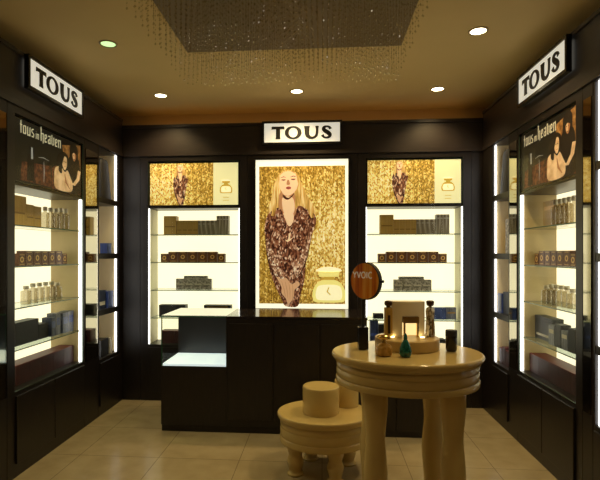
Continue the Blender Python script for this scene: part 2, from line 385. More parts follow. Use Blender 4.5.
# tall centre poster on the back wall
tp = thing('poster_lightbox', 'tall backlit poster of a blonde woman in a sequinned coat, centre of back wall', 'poster', (-.203, YB, .94))
PW, PH = .92, 1.50
f = MB()
for a in ((-PW / 2 - .02, 0, -PW / 2, PH), (PW / 2, 0, PW / 2 + .02, PH)): f.box(a[0], -.035, a[1] - .0, a[2], -.001, a[3])
f.box(-PW / 2 - .02, -.035, PH, PW / 2 + .02, -.001, PH + .02)
f.box(-PW / 2 - .02, -.035, .0, PW / 2 + .02, -.001, .018)
f.build('frame', M['black'], tp)
MB().box(-PW / 2, -.026, .018, PW / 2, -.001, PH).build('lit_border', M['p_border'], tp)
g = MB(); yb = -.0275
x0, x1, z0, z1 = -.425, .43, .065, 1.435
g.box(x0, yb, z0, x1, -.026, z1, 0)
# broad pale and dark curtain folds in the printed backdrop
tfc = lambda x, z: (x * .01, PH - z * .01)
ids = dict(hair=2, coat=1, skin=3, shade=4, dark=5, lip=6, hand=10, arm=11)
M['p_sleeve'] = tex_mat('print_sequin_sleeve', 'voronoi', [(.25, (.09, .03, .014)), (.5, (.30, .13, .06)), (.68, (.62, .38, .22)), (.85, (.92, .74, .52))], (1, 1, .5), 95, rough=.4, emit=.55, mixn=((1, 1, .5), 26, .3))
M['p_hand'] = pm('print_hand_skin', (.62, .36, .18), .5, emit=.6)
figure(g, tfc, yb, ids)
bottle_print(g, .27, .24, .0105, yb - .003, 7, 8, 9)
g.build('printed_sheet', [M['p_gold'], M['p_coat'], M['p_hair'], M['p_skin'], M['p_shade'], M['p_dark'], M['p_lip'], M['p_bottle'], M['p_bottle2'], M['p_ochre'], M['p_hand'], M['p_sleeve']], tp)

def gold_header(W, loc, rotz, label):
    t = thing('header_poster', label, 'poster', loc, rotz)
    H = .452
    f = MB()
    f.box(0, 0, 0, W, .03, H)
    f.build('frame', M['black'], t)
    g = MB(); y = -.002
    xs = W * .715
    g.box(.012, y, .012, xs, 0, H - .012, 0)
    g.box(xs, y, .012, W - .012, 0, H - .012, 7)
    k = .31
    cl = lambda x, z: (.36 * W + (x + 10) * .01 * k, max(.0125, H - .022 - (z - 10) * .01 * k))
    figure(g, cl, y - .0003, ids)
    bottle_print(g, W * .855, H * .43, .0042, y - .0003, 8, 9, 8)
    for i in range(2):
        g.box(W * .82, y - .0006, .085 - i * .03, W * .89, y - .0003, .091 - i * .03, 8)
    g.build('printed_sheet', [M['p_goldw'], M['p_coat'], M['p_hair'], M['p_skin'], M['p_shade'], M['p_dark'], M['p_lip'], M['p_pale'], M['p_ochre'], M['p_bottle2'], M['p_hand'], M['p_sleeve']], t)
    return t

# broad-nib letters for the side posters (unit = x-height)
def nib(letter):
    S = []
    def minim(x, top=.9, bot=.1):
        S.append(((x, bot), (x, top))); S.append(((x - .10, top - .02), (x + .08, top + .08))); S.append(((x - .08, bot - .08), (x + .10, bot + .02)))
    if letter == 'i': minim(.15); S.append(((.12, 1.25), (.18, 1.35))); w = .36
    elif letter == 'n': minim(.15); minim(.58); S.append(((.15, .85), (.58, .98))); w = .8
    elif letter == 'u': minim(.15); minim(.58); S.append(((.15, .04), (.58, .14))); w = .8
    elif letter == 'v': minim(.15, 1.15, .2); minim(.58, .9, .2); S.append(((.15, .2), (.36, .0))); S.append(((.36, .0), (.58, .2))); w = .8
    elif letter == 't': minim(.2, 1.3); S.append(((.0, .92), (.42, .92))); w = .5
    elif letter == 'o': minim(.15, .82, .15); minim(.56, .82, .15); S.append(((.15, .88), (.56, .94))); S.append(((.15, .06), (.56, .12))); w = .78
    elif letter == 's': S += [((.5, .95), (.15, .88)), ((.14, .85), (.14, .58)), ((.14, .55), (.5, .45)), ((.5, .42), (.5, .14)), ((.48, .06), (.08, .1))]; w = .68
    elif letter == 'h': minim(.15, 1.6); minim(.58, .9, -.12); S.append(((.15, .82), (.58, .96))); w = .8
    elif letter == 'e': minim(.15, .82, .12); S.append(((.15, .88), (.5, .94))); S.append(((.5, .9), (.5, .6))); S.append(((.5, .56), (.18, .46))); S.append(((.15, .04), (.55, .12))); w = .7
    elif letter == 'a': minim(.56); S.append(((.1, .88), (.56, .95))); S.append(((.14, .42), (.14, .12))); S.append(((.14, .46), (.56, .54))); S.append(((.14, .04), (.5, .12))); w = .8
    else: w = .35
    return S, w
def nib_text(mb, text, x, z, size, y, mi, sizes=None):
    for i, ch in enumerate(text):
        sz = size * (sizes[i] if sizes else 1)
        S, w = nib(ch)
        px, pz = .085 * sz, .06 * sz
        for k, (p, q) in enumerate(S):
            a = (x + p[0] * sz, z + p[1] * sz); b = (x + q[0] * sz, z + q[1] * sz)
            if abs(a[0] - b[0]) < 1e-6: poly = [(a[0] - px, a[1]), (a[0] + px, a[1]), (b[0] + px, b[1]), (b[0] - px, b[1])]
            else: poly = [(a[0], a[1] - pz), (b[0], b[1] - pz), (b[0], b[1] + pz), (a[0], a[1] + pz)]
            mb.flat(poly, y - .00015 * (k % 5), mi)
        x += w * sz * 1.02
    return x

def heaven_poster(W, loc, rotz, label):
    t = thing('header_poster', label, 'poster', loc, rotz)
    H = .452
    f = MB().box(0, 0, 0, W, .03, H); f.build('frame', M['black'], t)
    g = MB(); y = -.002; e = .0004
    g.box(.01, y, .01, W - .01, 0, H - .01, 0)
    F = lambda pts, sm=True: [(W * s, H * (1 - v)) for s, v in (smooth_poly(pts, 4) if sm else pts)]
    g.flat(F([(.66, .16), (.975, .03), (.975, .60), (.93, .75), (.72, .55)], False), y - e, 1)          # brown wall
    g.flat(F([(.50, .62), (.62, .5), (.98, .62), (.98, .97), (.5, .97)], False), y - e, 6)              # dark red cloth
    g.flat(F([(.10, .66), (.48, .60), (.50, .95), (.08, .95)], False), y - e, 6)
    # man behind: dark clothes, thick black hair with a fringe, face, beard
    g.flat(F([(.79, .30), (.93, .30), (.97, .50), (.975, .93), (.76, .93), (.74, .55)]), y - 2 * e, 5)
    g.flat(F([(.80, .10), (.86, .05), (.92, .10), (.93, .24), (.915, .40), (.80, .40), (.785, .24)]), y - 3 * e, 5)
    g.flat(F([(.835, .20), (.885, .20), (.895, .29), (.862, .375), (.832, .30)]), y - 4 * e, 7)
    g.flat(F([(.84, .23), (.865, .22), (.868, .34), (.85, .34), (.836, .29)]), y - 4.2 * e, 2)
    g.flat(F([(.82, .12), (.91, .12), (.905, .235), (.86, .215), (.825, .24)]), y - 4.5 * e, 5)
    for s0 in (.848, .875): g.flat(F(ellipse(s0, .262, .007, .008, 8)), y - 5 * e, 4)
    g.flat(F(ribbon([(.848, .335, .006), (.862, .337, .012), (.876, .333, .006)]), False), y - 5 * e, 5)
    # his bare forearm around her
    g.flat(F(ribbon([(.955, .52, .05), (.93, .68, .055), (.86, .80, .05), (.79, .78, .045)]), False), y - 5 * e, 2)
    # woman: long black hair, pale bare shoulder and back
    g.flat(F([(.60, .34), (.68, .27), (.755, .33), (.77, .50), (.75, .68), (.66, .70), (.58, .62), (.57, .46)]), y - 6 * e, 4)
    g.flat(F([(.55, .60), (.63, .55), (.70, .62), (.745, .58), (.79, .68), (.83, .80), (.80, .95), (.56, .95), (.535, .76)]), y - 7 * e, 2)
    g.flat(F(ribbon([(.70, .66, .01), (.72, .80, .03), (.78, .90, .012)]), False), y - 7.5 * e, 7)
    g.flat(F([(.665, .36), (.725, .36), (.735, .48), (.71, .58), (.68, .57), (.655, .47)]), y - 8 * e, 2)
    g.flat(F([(.63, .32), (.70, .30), (.68, .40), (.655, .52), (.65, .66), (.60, .62), (.61, .44)]), y - 8.5 * e, 4)
    for s0 in (.685, .715): g.flat(F(ellipse(s0, .445, .008, .008, 8)), y - 9 * e, 4)
    g.flat(F(ribbon([(.688, .525, .004), (.702, .53, .012), (.716, .522, .004)]), False), y - 9 * e, 7)
    # tall dark bottle and a glint
    g.flat(F([(.17, .52), (.25, .52), (.26, .93), (.16, .93)], False), y - 2 * e, 5)
    g.flat(F([(.215, .40), (.235, .40), (.24, .58), (.215, .58)], False), y - 3 * e, 8)
    g.flat(F(ribbon([(.31, .52, .004), (.38, .50, .012), (.46, .52, .004)]), False), y - 3 * e, 8)
    g.flat(F(ribbon([(.385, .56, .004), (.39, .72, .012), (.385, .90, .004)]), False), y - 3 * e, 8)
    x = nib_text(g, 'tous', W * .075, H * .765, .063, y - 2 * e, 3)
    x = nib_text(g, 'in', x + .012, H * .765, .040, y - 2 * e, 3)
    nib_text(g, 'heaven', x + .014, H * .765, .063, y - 2 * e, 3)
    g.build('printed_sheet', [M['q_black'], M['q_brown'], M['q_skin'], M['q_text'], M['q_hair'], M['q_hair'], M['q_red'], M['q_shade'], M['q_grey']], t)
    return t

# ------------------------------------------------------------------ shop signs
def letter_mesh(mb, kx, kz, y0, y1):
    """T O U S with flared stems; letter space 524 x 140"""
    P = lambda pts: [((x - 262) * kx, (70 - z) * kz) for x, z in pts]
    mb.prism(P([(52, 24), (140, 24), (141, 48), (136, 44), (111, 43), (111, 100), (114, 116), (79, 116), (82, 100), (82, 43), (57, 44), (51, 49)]), y0, y1)
    n = 40
    for k in range(n):
        a, b = 2 * PI * k / n, 2 * PI * (k + 1) / n
        o = lambda t: (202 + 58 * math.cos(t), 70 + 48 * math.sin(t)); i = lambda t: (202 + 31 * math.cos(t + .12), 70 + 36 * math.sin(t + .12))
        mb.prism(P([o(a), o(b), i(b), i(a)]), y0, y1)
    u = [(297, 24, 40), (297, 40, 34), (297, 60, 33), (298, 80, 32), (304, 97, 28), (318, 108, 22), (334, 111, 18), (350, 106, 17), (361, 95, 18), (366, 80, 18), (367, 60, 18), (367, 40, 19), (367, 24, 26)]
    mb.prism(P(ribbon(u)), y0, y1)
    s = smooth_poly([(459, 48, 22), (452, 35, 16), (436, 29, 13), (418, 34, 20), (412, 47, 25), (422, 60, 28), (442, 74, 30), (455, 89, 27), (450, 104, 20), (432, 111, 13), (414, 106, 14), (403, 91, 23)], 4, False)
    mb.prism(P(ribbon(s)), y0, y1)

def shop_sign(loc, rotz, label):
    t = thing('shop_sign', label, 'sign', loc, rotz)
    w, h, d = .75, .19, .035
    f = MB(); b = .022
    f.box(-w / 2 - b, -d, -h / 2 - b, w / 2 + b, -.001, -h / 2); f.box(-w / 2 - b, -d, h / 2, w / 2 + b, -.001, h / 2 + b)
    f.box(-w / 2 - b, -d, -h / 2, -w / 2, -.001, h / 2); f.box(w / 2, -d, -h / 2, w / 2 + b, -.001, h / 2)
    f.build('frame', M['black'], t)
    MB().box(-w / 2, -d + .008, -h / 2, w / 2, -.001, h / 2).build('lit_face', M['signface'], t)
    l = MB(); letter_mesh(l, w / 524, h / 140, -d + .002, -d + .0075); l.build('lettering', M['signtext'], t)
shop_sign((-.20, YB - .013, 2.705), 0, 'white TOUS sign above the tall centre poster on the back wall')
shop_sign((XL + .013, 3.672, 2.757), PI / 2, 'white TOUS sign on the left wall fascia')
shop_sign((XR - .013, 3.635, 2.752), -PI / 2, 'white TOUS sign on the right wall fascia')

# ------------------------------------------------------------------ cabinets
ZSH = [1.70, 1.415, 1.13, .845]; ZB = .575
class Frame:
    def __init__(s, loc, rotz): s.l = Vector(loc); s.r = rotz; s.c = math.cos(rotz); s.s = math.sin(rotz)
    def __call__(s, x, y, z): return (s.l.x + x * s.c - y * s.s, s.l.y + x * s.s + y * s.c, s.l.z + z)

def display_cabinet(W, SL, SR, loc, rotz, where):
    t = thing('display_cabinet', f'dark wood display cabinet with lit glass shelves, {where}', 'cabinet', loc, rotz, 'large lit cabinets')
    D = DEP; cm = MB()
    cm.box(-SL, 0, 0, 0, D, ZF - .002); cm.box(W, 0, 0, W + SR, D, ZF - .002)
    cm.box(0, 0, 2.447, W, D, ZF - .002); cm.box(0, .012, 1.967, W, D, 1.985)
    cm.box(0, .0, 0.0, W, D, ZB - .001)
    cm.box(0, D - .02, ZB, W, D, 2.447)
    cm.build('carcass', M['wood'], t)
    for i in range(2):
        MB().box(.004 + i * W / 2, -.014, .09, W / 2 - .004 + i * W / 2, -.0005, ZB - .03).build('door', M['wood'], t, bevel=.003)
    MB().box(.007, .288, ZB, W - .007, .319, 1.966).build('light_panel', M['panel'], t)
    for a in ((0, .006), (W - .006, W)):
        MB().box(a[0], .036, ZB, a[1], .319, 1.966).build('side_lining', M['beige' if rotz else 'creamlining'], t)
    lw = .008 if rotz == 0 else .015
    for a in ((.001, .001 + lw), (W - .001 - lw, W - .001)):
        MB().box(a[0], .013, ZB, a[1], .034, 1.966).build('light_strip', M['led'], t)
    for z in ZSH:
        MB().glassbox(.018, .022, z - .008, W - .018, .286, z, 'z').build('glass_shelf', [M['shelfglass'], M['glassedge']], t)
    MB().glassbox(.001, .003, ZB, W - .001, .009, 2.446, 'y').build('glass_door', [M['pane'], M['glassedge']], t)
    return Frame(loc, rotz)

FB_L = display_cabinet(.948, .08, .08, (-1.779, YB, 0), 0, 'at the left of the back wall')
FB_R = display_cabinet(.937, .08, .08, (.433, YB, 0), 0, 'at the right of the back wall')
FS_L = display_cabinet(.965, .08, .02, (XL, 3.193, 0), PI / 2, 'under the left wall sign')
FS_R = display_cabinet(.90, .015, .08, (XR, 4.120, 0), -PI / 2, 'under the right wall sign')
gold_header(.948 - .01, FB_L(.005, .016, 1.988), 0, 'wide gold poster of a woman and bottle atop the back left cabinet')
gold_header(.937 - .01, FB_R(.005, .016, 1.988), 0, 'wide gold poster of a woman and bottle atop the back right cabinet')
heaven_poster(.965 - .01, FS_L(.005, .016, 1.988), PI / 2, 'black tous in heaven poster in the left wall cabinet')
heaven_poster(.90 - .01, FS_R(.005, .016, 1.988), -PI / 2, 'black tous in heaven poster in the right wall cabinet')

# cartons and bottles -----------------------------------------------------------
cache = {}
def carton_mesh(w, d, h, mat):
    k = ('c', round(w, 3), round(d, 3), round(h, 3), mat)
    if k not in cache: cache[k] = MB().box(-w / 2, -d / 2, 0, w / 2, d / 2, h).mesh('carton', M[mat])
    return cache[k]
def emblem_mesh(w, h):
    k = ('e', round(w, 3), round(h, 3))
    if k not in cache:
        m = MB(); r = .022
        for a in range(8):       # open ring with a small bear-like knot: ring plus three dots
            pass
        n = 20
        for q in range(n):
            a, b = 2 * PI * q / n, 2 * PI * (q + 1) / n
            m.prism([(r * math.cos(a), h * .5 + r * math.sin(a)), (r * math.cos(b), h * .5 + r * math.sin(b)), (r * .55 * math.cos(b), h * .5 + r * .55 * math.sin(b)), (r * .55 * math.cos(a), h * .5 + r * .55 * math.sin(a))], -.0012, 0)
        m.prism([(-.028, h - .012), (.028, h - .012), (.028, h - .008), (-.028, h - .008)], -.0012, 0)
        m.prism([(-.028, .008), (.028, .008), (.028, .012), (-.028, .012)], -.0012, 0)
        cache[k] = m.mesh('emblem', M['emblem'])
    return cache[k]
def stripe_mesh(w, h, z0, z1, mat):
    k = ('s', round(w, 3), round(h, 3), z0, z1, mat)
    if k not in cache: cache[k] = MB().box(-w / 2 * .8, -.0012, h * z0, w / 2 * .8, 0, h * z1).mesh('label_patch', M[mat])
    return cache[k]
def lid_mesh(w, d, mat):
    k = ('l', round(w, 3), round(d, 3), mat)
    if k not in cache: cache[k] = MB().box(-w / 2 - .001, -d / 2 - .001, 0, w / 2 + .001, d / 2 + .001, .008).mesh('lid', M[mat])
    return cache[k]
def bottle_meshes(w, h):
    k = ('b', round(w, 3), round(h, 3))
    if k not in cache:
        r = w / 2
        body = MB()
        hb = h * .76
        prof = [(r * .94, 0), (r, .005), (r, hb * .90), (r * .92, hb * .97), (r * .4, hb), (r * .34, hb + h * .06)]
        body.lathe(prof, seg=16)
        cap = MB().lathe([(r * .5, hb + h * .061), (r * .52, hb + h * .07), (r * .52, h * .98), (r * .48, h)], seg=14)
        cache[k] = (body.mesh('body', M['crystal']), cap.mesh('cap', M['clearcap']))
    return cache[k]

def put_carton(fr, x, y, z, w, d, h, mat, label, cat, group, extra=None, name='carton', tilt=0):
    o = place(carton_mesh(w, d, h, mat), name, None, fr(x, y, z + .0005), fr.r + tilt)
    tag(o, label, cat, group)
    if extra == 'emblem': place(emblem_mesh(w, h), 'emblem', o, (0, -d / 2, 0))
    elif extra == 'lid': place(lid_mesh(w, d, 'redtop'), 'lid', o, (0, 0, h))
    elif extra: place(stripe_mesh(w, h, *extra), 'label_patch', o, (0, -d / 2, 0))
    return o
def put_bottle(fr, x, y, z, w, h, label, group):
    t = thing('perfume_bottle', label, 'bottle', fr(x, y, z + .0005), fr.r, group)
    a, b = bottle_meshes(w, h); place(a, 'body', t); place(b, 'cap', t)

def pos(i, n):
    return 'leftmost' if i == 0 else 'rightmost' if i == n - 1 else f'{ORD[i]} from left'

def stock(fr, W, where, side):
    G = f'stock in {where}'
    zt, ze, zs, zl = ZSH
    # top shelf
    if side is None:
        x = .13 if fr is FB_L else .149
        put_carton(fr, x + .068, .15, zt, .134, .09, .195, 'gold', f'broad tall gold carton at left end of top shelf, {where}', 'carton', f'gold cartons, {where}', (.40, .46, 'golddark'))
        for i in range(4):
            put_carton(fr, x + .166 + i * .056, .15, zt, .0545, .07, .148, 'gold', f'{pos(i, 4)} of four small gold cartons on top shelf, {where}', 'carton', f'gold cartons, {where}', (.3, .36, 'golddark'))
        for i in range(4):
            put_carton(fr, x + .386 + i * .048, .15, zt, .0465, .07, .148, 'streak', f'{pos(i, 4)} of four streaked grey cartons on top shelf, {where}', 'carton', f'grey streaked cartons, {where}', (.72, .78, 'paper'))
        for i in range(2):
            put_carton(fr, x + .590 + i * .064, .15, zt, .0625, .08, .195, 'streak', f'{("left", "right")[i]} one of two tall grey cartons ending top shelf, {where}', 'carton', f'grey streaked cartons, {where}', (.78, .84, 'paper'))
    elif side == 'L':
        for i, (xx, w, h) in enumerate(((.205, .19, .215), (.35, .095, .165), (.45, .095, .16))):
            put_carton(fr, xx, .15, zt, w, .09, h, 'gold', f'{pos(i, 3)} of three gold cartons on top shelf, {where}', 'carton', f'gold cartons, {where}', (.40, .46, 'golddark'))
        for i in range(5):
            put_bottle(fr, .575 + i * .078, .12, zt, .066, .17 + .012 * (i > 2), f'{pos(i, 5)} of five clear bottles on top shelf, {where}', f'clear bottles, {where}')
    else:
        put_carton(fr, .205, .19, zt, .20, .09, .20, 'gold', f'wide gold carton on top shelf, {where}', 'carton', f'gold cartons, {where}', (.66, .80, 'emblem'))
        for i in range(5):
            put_bottle(fr, .365 + i * .066, .12, zt, .058, .19, f'{pos(i, 5)} of five clear bottles on top shelf, {where}', f'clear bottles, {where}')
    # emblem cartons
    n = 7
    wids = [.078] + [.1015] * 5 + [.078]; hs = [.088] + [.108] * 5 + [.088]
    x = (.094 if fr is FB_L else .13) if side is None else .225 if side == 'L' else .02
    if side == 'R': wids = [w * .94 for w in wids]
    for i in range(n):
        put_carton(fr, x + wids[i] / 2, .15, ze, wids[i] - .004, .07, hs[i], 'brown', f'{pos(i, 7)} of seven brown gold-emblem cartons, {where}', 'carton', f'brown emblem cartons, {where}', 'emblem')
        x += wids[i] + .003
    # silver shelf
    x = (.262 if fr is FB_L else .285) if side is None else .285 if side == 'L' else .185
    if side is None:
        for i in range(4):
            put_carton(fr, x + .047 + i * .093, .13, zs, .0915, .06, .112, 'silver', f'{pos(i, 4)} of the front row of silver cartons, {where}', 'carton', f'silver cartons, {where}', (.45, .55, 'paper'))
        for i in range(3):
            put_carton(fr, x + .105 + i * .083, .205, zs, .082, .06, .138, 'silver', f'{pos(i, 3)} of the taller rear silver cartons, {where}', 'carton', f'silver cartons, {where}')
    else:
        for i in range(6):
            put_bottle(fr, x + .035 + i * (.087 if side == 'L' else .078), .12, zs, .076 if side == 'L' else .072, .135 + .014 * (0 < i < 5), f'{pos(i, 6)} of six clear bottles on third shelf, {where}', f'clear bottles, {where}')
    # dark shelf
    if fr is FB_L:
        put_carton(fr, .225, .14, zl, .28, .10, .125, 'blackbox', f'left of two long black cartons on lowest shelf, {where}', 'carton', f'black cartons, {where}')
        put_carton(fr, .70, .14, zl, .28, .10, .125, 'blackbox', f'right of two long black cartons on lowest shelf, {where}', 'carton', f'black cartons, {where}', (.80, .90, 'golddark'))
    elif fr is FB_R:
        put_carton(fr, .135, .16, zl, .10, .08, .05, 'blackbox', f'small black carton at left end of lowest shelf, {where}', 'carton', f'dark cartons, {where}')
        put_carton(fr, .26, .16, zl, .12, .08, .06, 'navy', f'dark navy carton beside the small black one, {where}', 'carton', f'dark cartons, {where}')
        put_carton(fr, .745, .15, zl, .115, .08, .118, 'blue', f'bright blue carton on lowest shelf, {where}', 'carton', f'dark cartons, {where}')
        put_carton(fr, .853, .15, zl, .095, .08, .12, 'bluegrey', f'grey patterned carton at right end of lowest shelf, {where}', 'carton', f'dark cartons, {where}', (.5, .62, 'golddark'))
    elif side == 'L':
        put_carton(fr, .315, .15, zl, .29, .09, .165, 'blackbox', f'taller long black carton on lowest shelf, {where}', 'carton', f'dark cartons, {where}')
        put_carton(fr, .53, .15, zl, .13, .09, .115, 'blackbox', f'lower black carton beside the long black one, {where}', 'carton', f'dark cartons, {where}')
        for i in range(4):
            put_carton(fr, (.63, .70, .815, .905)[i], .12, zl, (.064, .064, .088, .088)[i], .08, (.15, .175, .165, .17)[i], ('navy', 'bluegrey', 'navy', 'bluegrey')[i], f'{pos(i, 4)} of four blue-grey cartons on lowest shelf, {where}', 'carton', f'dark cartons, {where}', (.45, .8, 'blue'))
    else:
        put_carton(fr, .165, .16, zl, .30, .08, .175, 'blackbox', f'long black carton on lowest shelf, {where}', 'carton', f'dark cartons, {where}', (.15, .25, 'paper'))
        for i in range(4):
            put_carton(fr, .375 + i * .098, .12, zl, .088, .07, (.14, .16, .13, .16)[i], ('bluegrey', 'blackbox', 'bluegrey', 'blackbox')[i], f'{pos(i, 4)} of four dark cartons right of long black one, {where}', 'carton', f'dark cartons, {where}', (.6, .8, 'paper') if i % 2 == 0 else None)
    # cabinet floor
    if fr is FB_R:
        for i in range(3):
            put_carton(fr, .09 + i * .085, .14, ZB, .08, .10, .255 - .04 * i, 'navy' if i != 1 else 'blackbox', f'{pos(i, 3)} of three dark cartons at bottom left, {where}', 'carton', f'bottom cartons, {where}', (.4, .5, 'blue') if i != 1 else None)
        for i in range(2):
            put_carton(fr, .74 + i * .10, .14, ZB, .095, .10, .075 - .012 * i, 'blackbox', f'{("left", "right")[i]} one of two low black cartons at bottom right, {where}', 'carton', f'bottom cartons, {where}')
    elif fr is FB_L:
        for i in range(5):
            put_carton(fr, .18 + i * .14, .14, ZB, .136, .12, .12, 'maroon', f'{pos(i, 5)} of five dark maroon cartons at bottom, {where}', 'carton', f'bottom cartons, {where}', 'lid')
    else:
        for i in range(5):
            x = (.22 + i * .162) if side == 'L' else .095 + i * .162
            put_carton(fr, x, .14, ZB, .160, .12, .135, 'maroon', f'{pos(i, 5)} of five maroon cartons at bottom, {where}', 'carton', f'bottom cartons, {where}', 'lid')

stock(FB_L, .948, 'back left cabinet', None)
stock(FB_R, .937, 'back right cabinet', None)
stock(FS_L, .965, 'left wall cabinet', 'L')
stock(FS_R, .90, 'right wall cabinet', 'R')

# narrow cabinets ------------------------------------------------------------------
def narrow_cabinet(W, loc, rotz, label):
    t = thing('narrow_cabinet', label, 'cabinet', loc, rotz, 'narrow side cabinets')
    D = DEP; z0, z1 = .52, 2.49; S = .018
    cm = MB()
    cm.box(-S, 0, 0, 0, D, ZF - .002); cm.box(W, 0, 0, W + S, D, ZF - .002)
    cm.box(0, 0, z1, W, D, ZF - .002); cm.box(0, 0, 0, W, D, z0); cm.box(0, D - .02, z0, W, D, z1)
    cm.build('carcass', M['wood'], t)
    MB().box(.004, -.014, .09, W - .004, -.0005, z0 - .03).build('door', M['wood'], t, bevel=.003)
    MB().box(.007, D - .03, z0, W - .007, D - .021, z1).build('back_lining', M['beigelit'], t)
    for a in ((0, .006), (W - .006, W)):
        MB().box(a[0], .036, z0, a[1], D - .021, z1).build('side_lining', M['beigelit'], t)
    zs = [2.03, 1.505, .975]
    for z in zs: MB().box(.0065, .001, z - .05, W - .0065, D - .031, z).build('shelf', M['wood'], t)
    lv = [z0] + [z for z in zs[::-1]]
    sides = ((W - .019, W - .007), (.0065, .0125)) if rotz > 0 else ((.007, .019), (W - .0125, W - .0065))  # second of each pair: unseen strip, added behind the stile to brighten the inside
    for i in range(4):
        top = (zs[::-1] + [z1 + .05])[i] - .05
        for a in sides:
            MB().box(a[0], .014, lv[i] + .001, a[1], .027 if a in sides[:1] else .085, top - .001).build('light_strip', M['led'], t)
    return Frame(loc, rotz), zs, z0
def tapered_bag(fr, x, y, z, label, w0=.13):
    m = MB()
    d0, h = .06, .40
    prof = []
    n = 8
    vs = []
    rows = [(0, 1), (.02, 1.02), (h * .6, .84), (h * .86, .74), (h * .95, .66), (h * .99, .5), (h, .3)]
    for zz, k in rows:
        for a in [2 * PI * q / 24 for q in range(24)]:
            ca, sa = math.cos(a), math.sin(a)
            ex = lambda v: math.copysign(abs(v) ** .5, v)
            vs.append((w0 * k * ex(ca), d0 * k * ex(sa), zz))
    R = len(rows)
    m.add(vs, [(i * 24 + k, i * 24 + (k + 1) % 24, (i + 1) * 24 + (k + 1) % 24, (i + 1) * 24 + k) for i in range(R - 1) for k in range(24)], 0, True)
    m.add(vs[:24], [tuple(range(24))[::-1]]); m.add(vs[-24:], [tuple(range(24))])
    tag(m.build('bag', M['blackm'], None, fr(x, y, z + .0005), fr.r), label, 'bag')

N1, zs, zn = narrow_cabinet(.43, (XL, 4.461, 0), PI / 2, 'narrow lit cabinet at the back end of the left wall')
tapered_bag(N1, .265, .10, zs[0], 'black round-topped tapered bag on top shelf of left narrow cabinet')
put_carton(N1, .30, .07, zs[1], .10, .07, .10, 'blue', 'small blue carton on second shelf of left narrow cabinet', 'carton', 'cartons in left narrow cabinet')
put_carton(N1, .17, .09, zs[2], .14, .09, .175, 'navy', 'navy carton on third shelf of left narrow cabinet', 'carton', 'cartons in left narrow cabinet', (.2, .4, 'paper'))
put_carton(N1, .325, .075, zs[2], .13, .09, .16, 'blue', 'bright blue carton on third shelf of left narrow cabinet', 'carton', 'cartons in left narrow cabinet')
put_carton(N1, .20, .085, zn, .17, .10, .16, 'blackbox', 'black carton at bottom of left narrow cabinet', 'carton', 'cartons in left narrow cabinet')
put_carton(N1, .335, .06, zn, .05, .06, .15, 'paper', 'slim pale carton at bottom of left narrow cabinet', 'carton', 'cartons in left narrow cabinet')
N2, zs, zn = narrow_cabinet(.385, (XR, 4.718, 0), -PI / 2, 'narrow lit cabinet at the back end of the right wall')
tapered_bag(N2, .135, .10, zs[0], 'black round-topped tapered bag on top shelf of right narrow cabinet', .11)
put_carton(N2, .22, .08, zs[1], .10, .06, .30, 'silver', 'tall pale patterned carton on second shelf of right narrow cabinet', 'carton', 'cartons in right narrow cabinet')
put_carton(N2, .085, .07, zs[2], .10, .08, .17, 'blue', 'blue carton left on third shelf of right narrow cabinet', 'carton', 'cartons in right narrow cabinet', (.1, .9, 'bluegrey'))
put_carton(N2, .21, .08, zs[2], .13, .08, .19, 'navy', 'dark navy carton right on third shelf of right narrow cabinet', 'carton', 'cartons in right narrow cabinet')
for i in range(3):
    put_carton(N2, .085 + i * .075, .08, zn, .068, .08, .13 + .02 * (i % 2), 'maroon', f'{pos(i, 3)} of three maroon cartons at bottom of right narrow cabinet', 'carton', 'cartons in right narrow cabinet', 'lid')
N3, zs, zn = narrow_cabinet(.40, (XR, 3.0, 0), -PI / 2, 'narrow lit cabinet at the right edge of the photo')

# mirrored pilasters
def pilaster(w, loc, rotz, label):
    t = thing('mirrored_pilaster', label, 'pilaster', loc, rotz, 'mirrored pilasters')
    m = MB().box(0, .004, 0, w, DEP, ZF - .002); m.box(0, 0, 0, w, .004, .56); m.box(0, 0, 2.42, w, .004, ZF - .002)
    m.build('core', M['wood'], t)
    MB().box(.012, -.004, .562, w - .012, .0035, 2.418).build('mirror_panel', M['mirror'], t)
pilaster(.255, (XL, 4.183, 0), PI / 2, 'mirrored pilaster between left wall cabinet and left narrow cabinet')
pilaster(.20, (XL, 2.908, 0), PI / 2, 'mirrored pilaster before the left wall cabinet, at photo edge')
pilaster(.175, (XR, 4.315, 0), -PI / 2, 'mirrored pilaster between right narrow cabinet and right wall cabinet')
pilaster(.108, (XR, 3.135, 0), -PI / 2, 'mirrored pilaster at the right edge, after the right wall cabinet')

# ------------------------------------------------------------------ counter
CX0, CX1, CY0, CY1, CZ = -1.357, .366, 4.13, 4.73, .98
SX = -.80                 # right end of the glass showcase
t = thing('display_counter', 'long dark counter with a glass showcase at its left end', 'counter', (CX0, CY0, 0))
L, D = CX1 - CX0, CY1 - CY0; sx = SX - CX0
m = MB(); m.box(0, .02, 0, L, D, .06); m.box(0, 0, .06, sx, D, .555); m.box(sx, 0, .06, L, D, CZ - .02); m.box(0, D - .03, .555, sx, D, CZ - .012)
m.build('body', M['wood'], t, bevel=.002)
MB().box(sx, -.004, CZ - .02, L + .004, D, CZ).build('top', M['wood_gloss'], t)
MB().box(.012, .012, .5551, sx - .001, D - .13, .573).build('lit_deck', M['deck'], t)
MB().box(.012, D - .13, .5551, sx - .001, D - .031, CZ - .0125).build('back_panel', M['showback'], t)
MB().glassbox(.001, .001, CZ - .011, sx - .001, D - .002, CZ, 'z').build('glass_top', [M['topglass'], M['greenedge']], t)
MB().glassbox(.001, .001, .5555, sx - .001, .009, CZ - .0115, 'y').build('front_glass', [M['pane'], M['greenedge']], t)
MB().glassbox(.001, .0095, .5555, .009, D - .031, CZ - .0115, 'x').build('side_glass', [M['pane'], M['greenedge']], t)
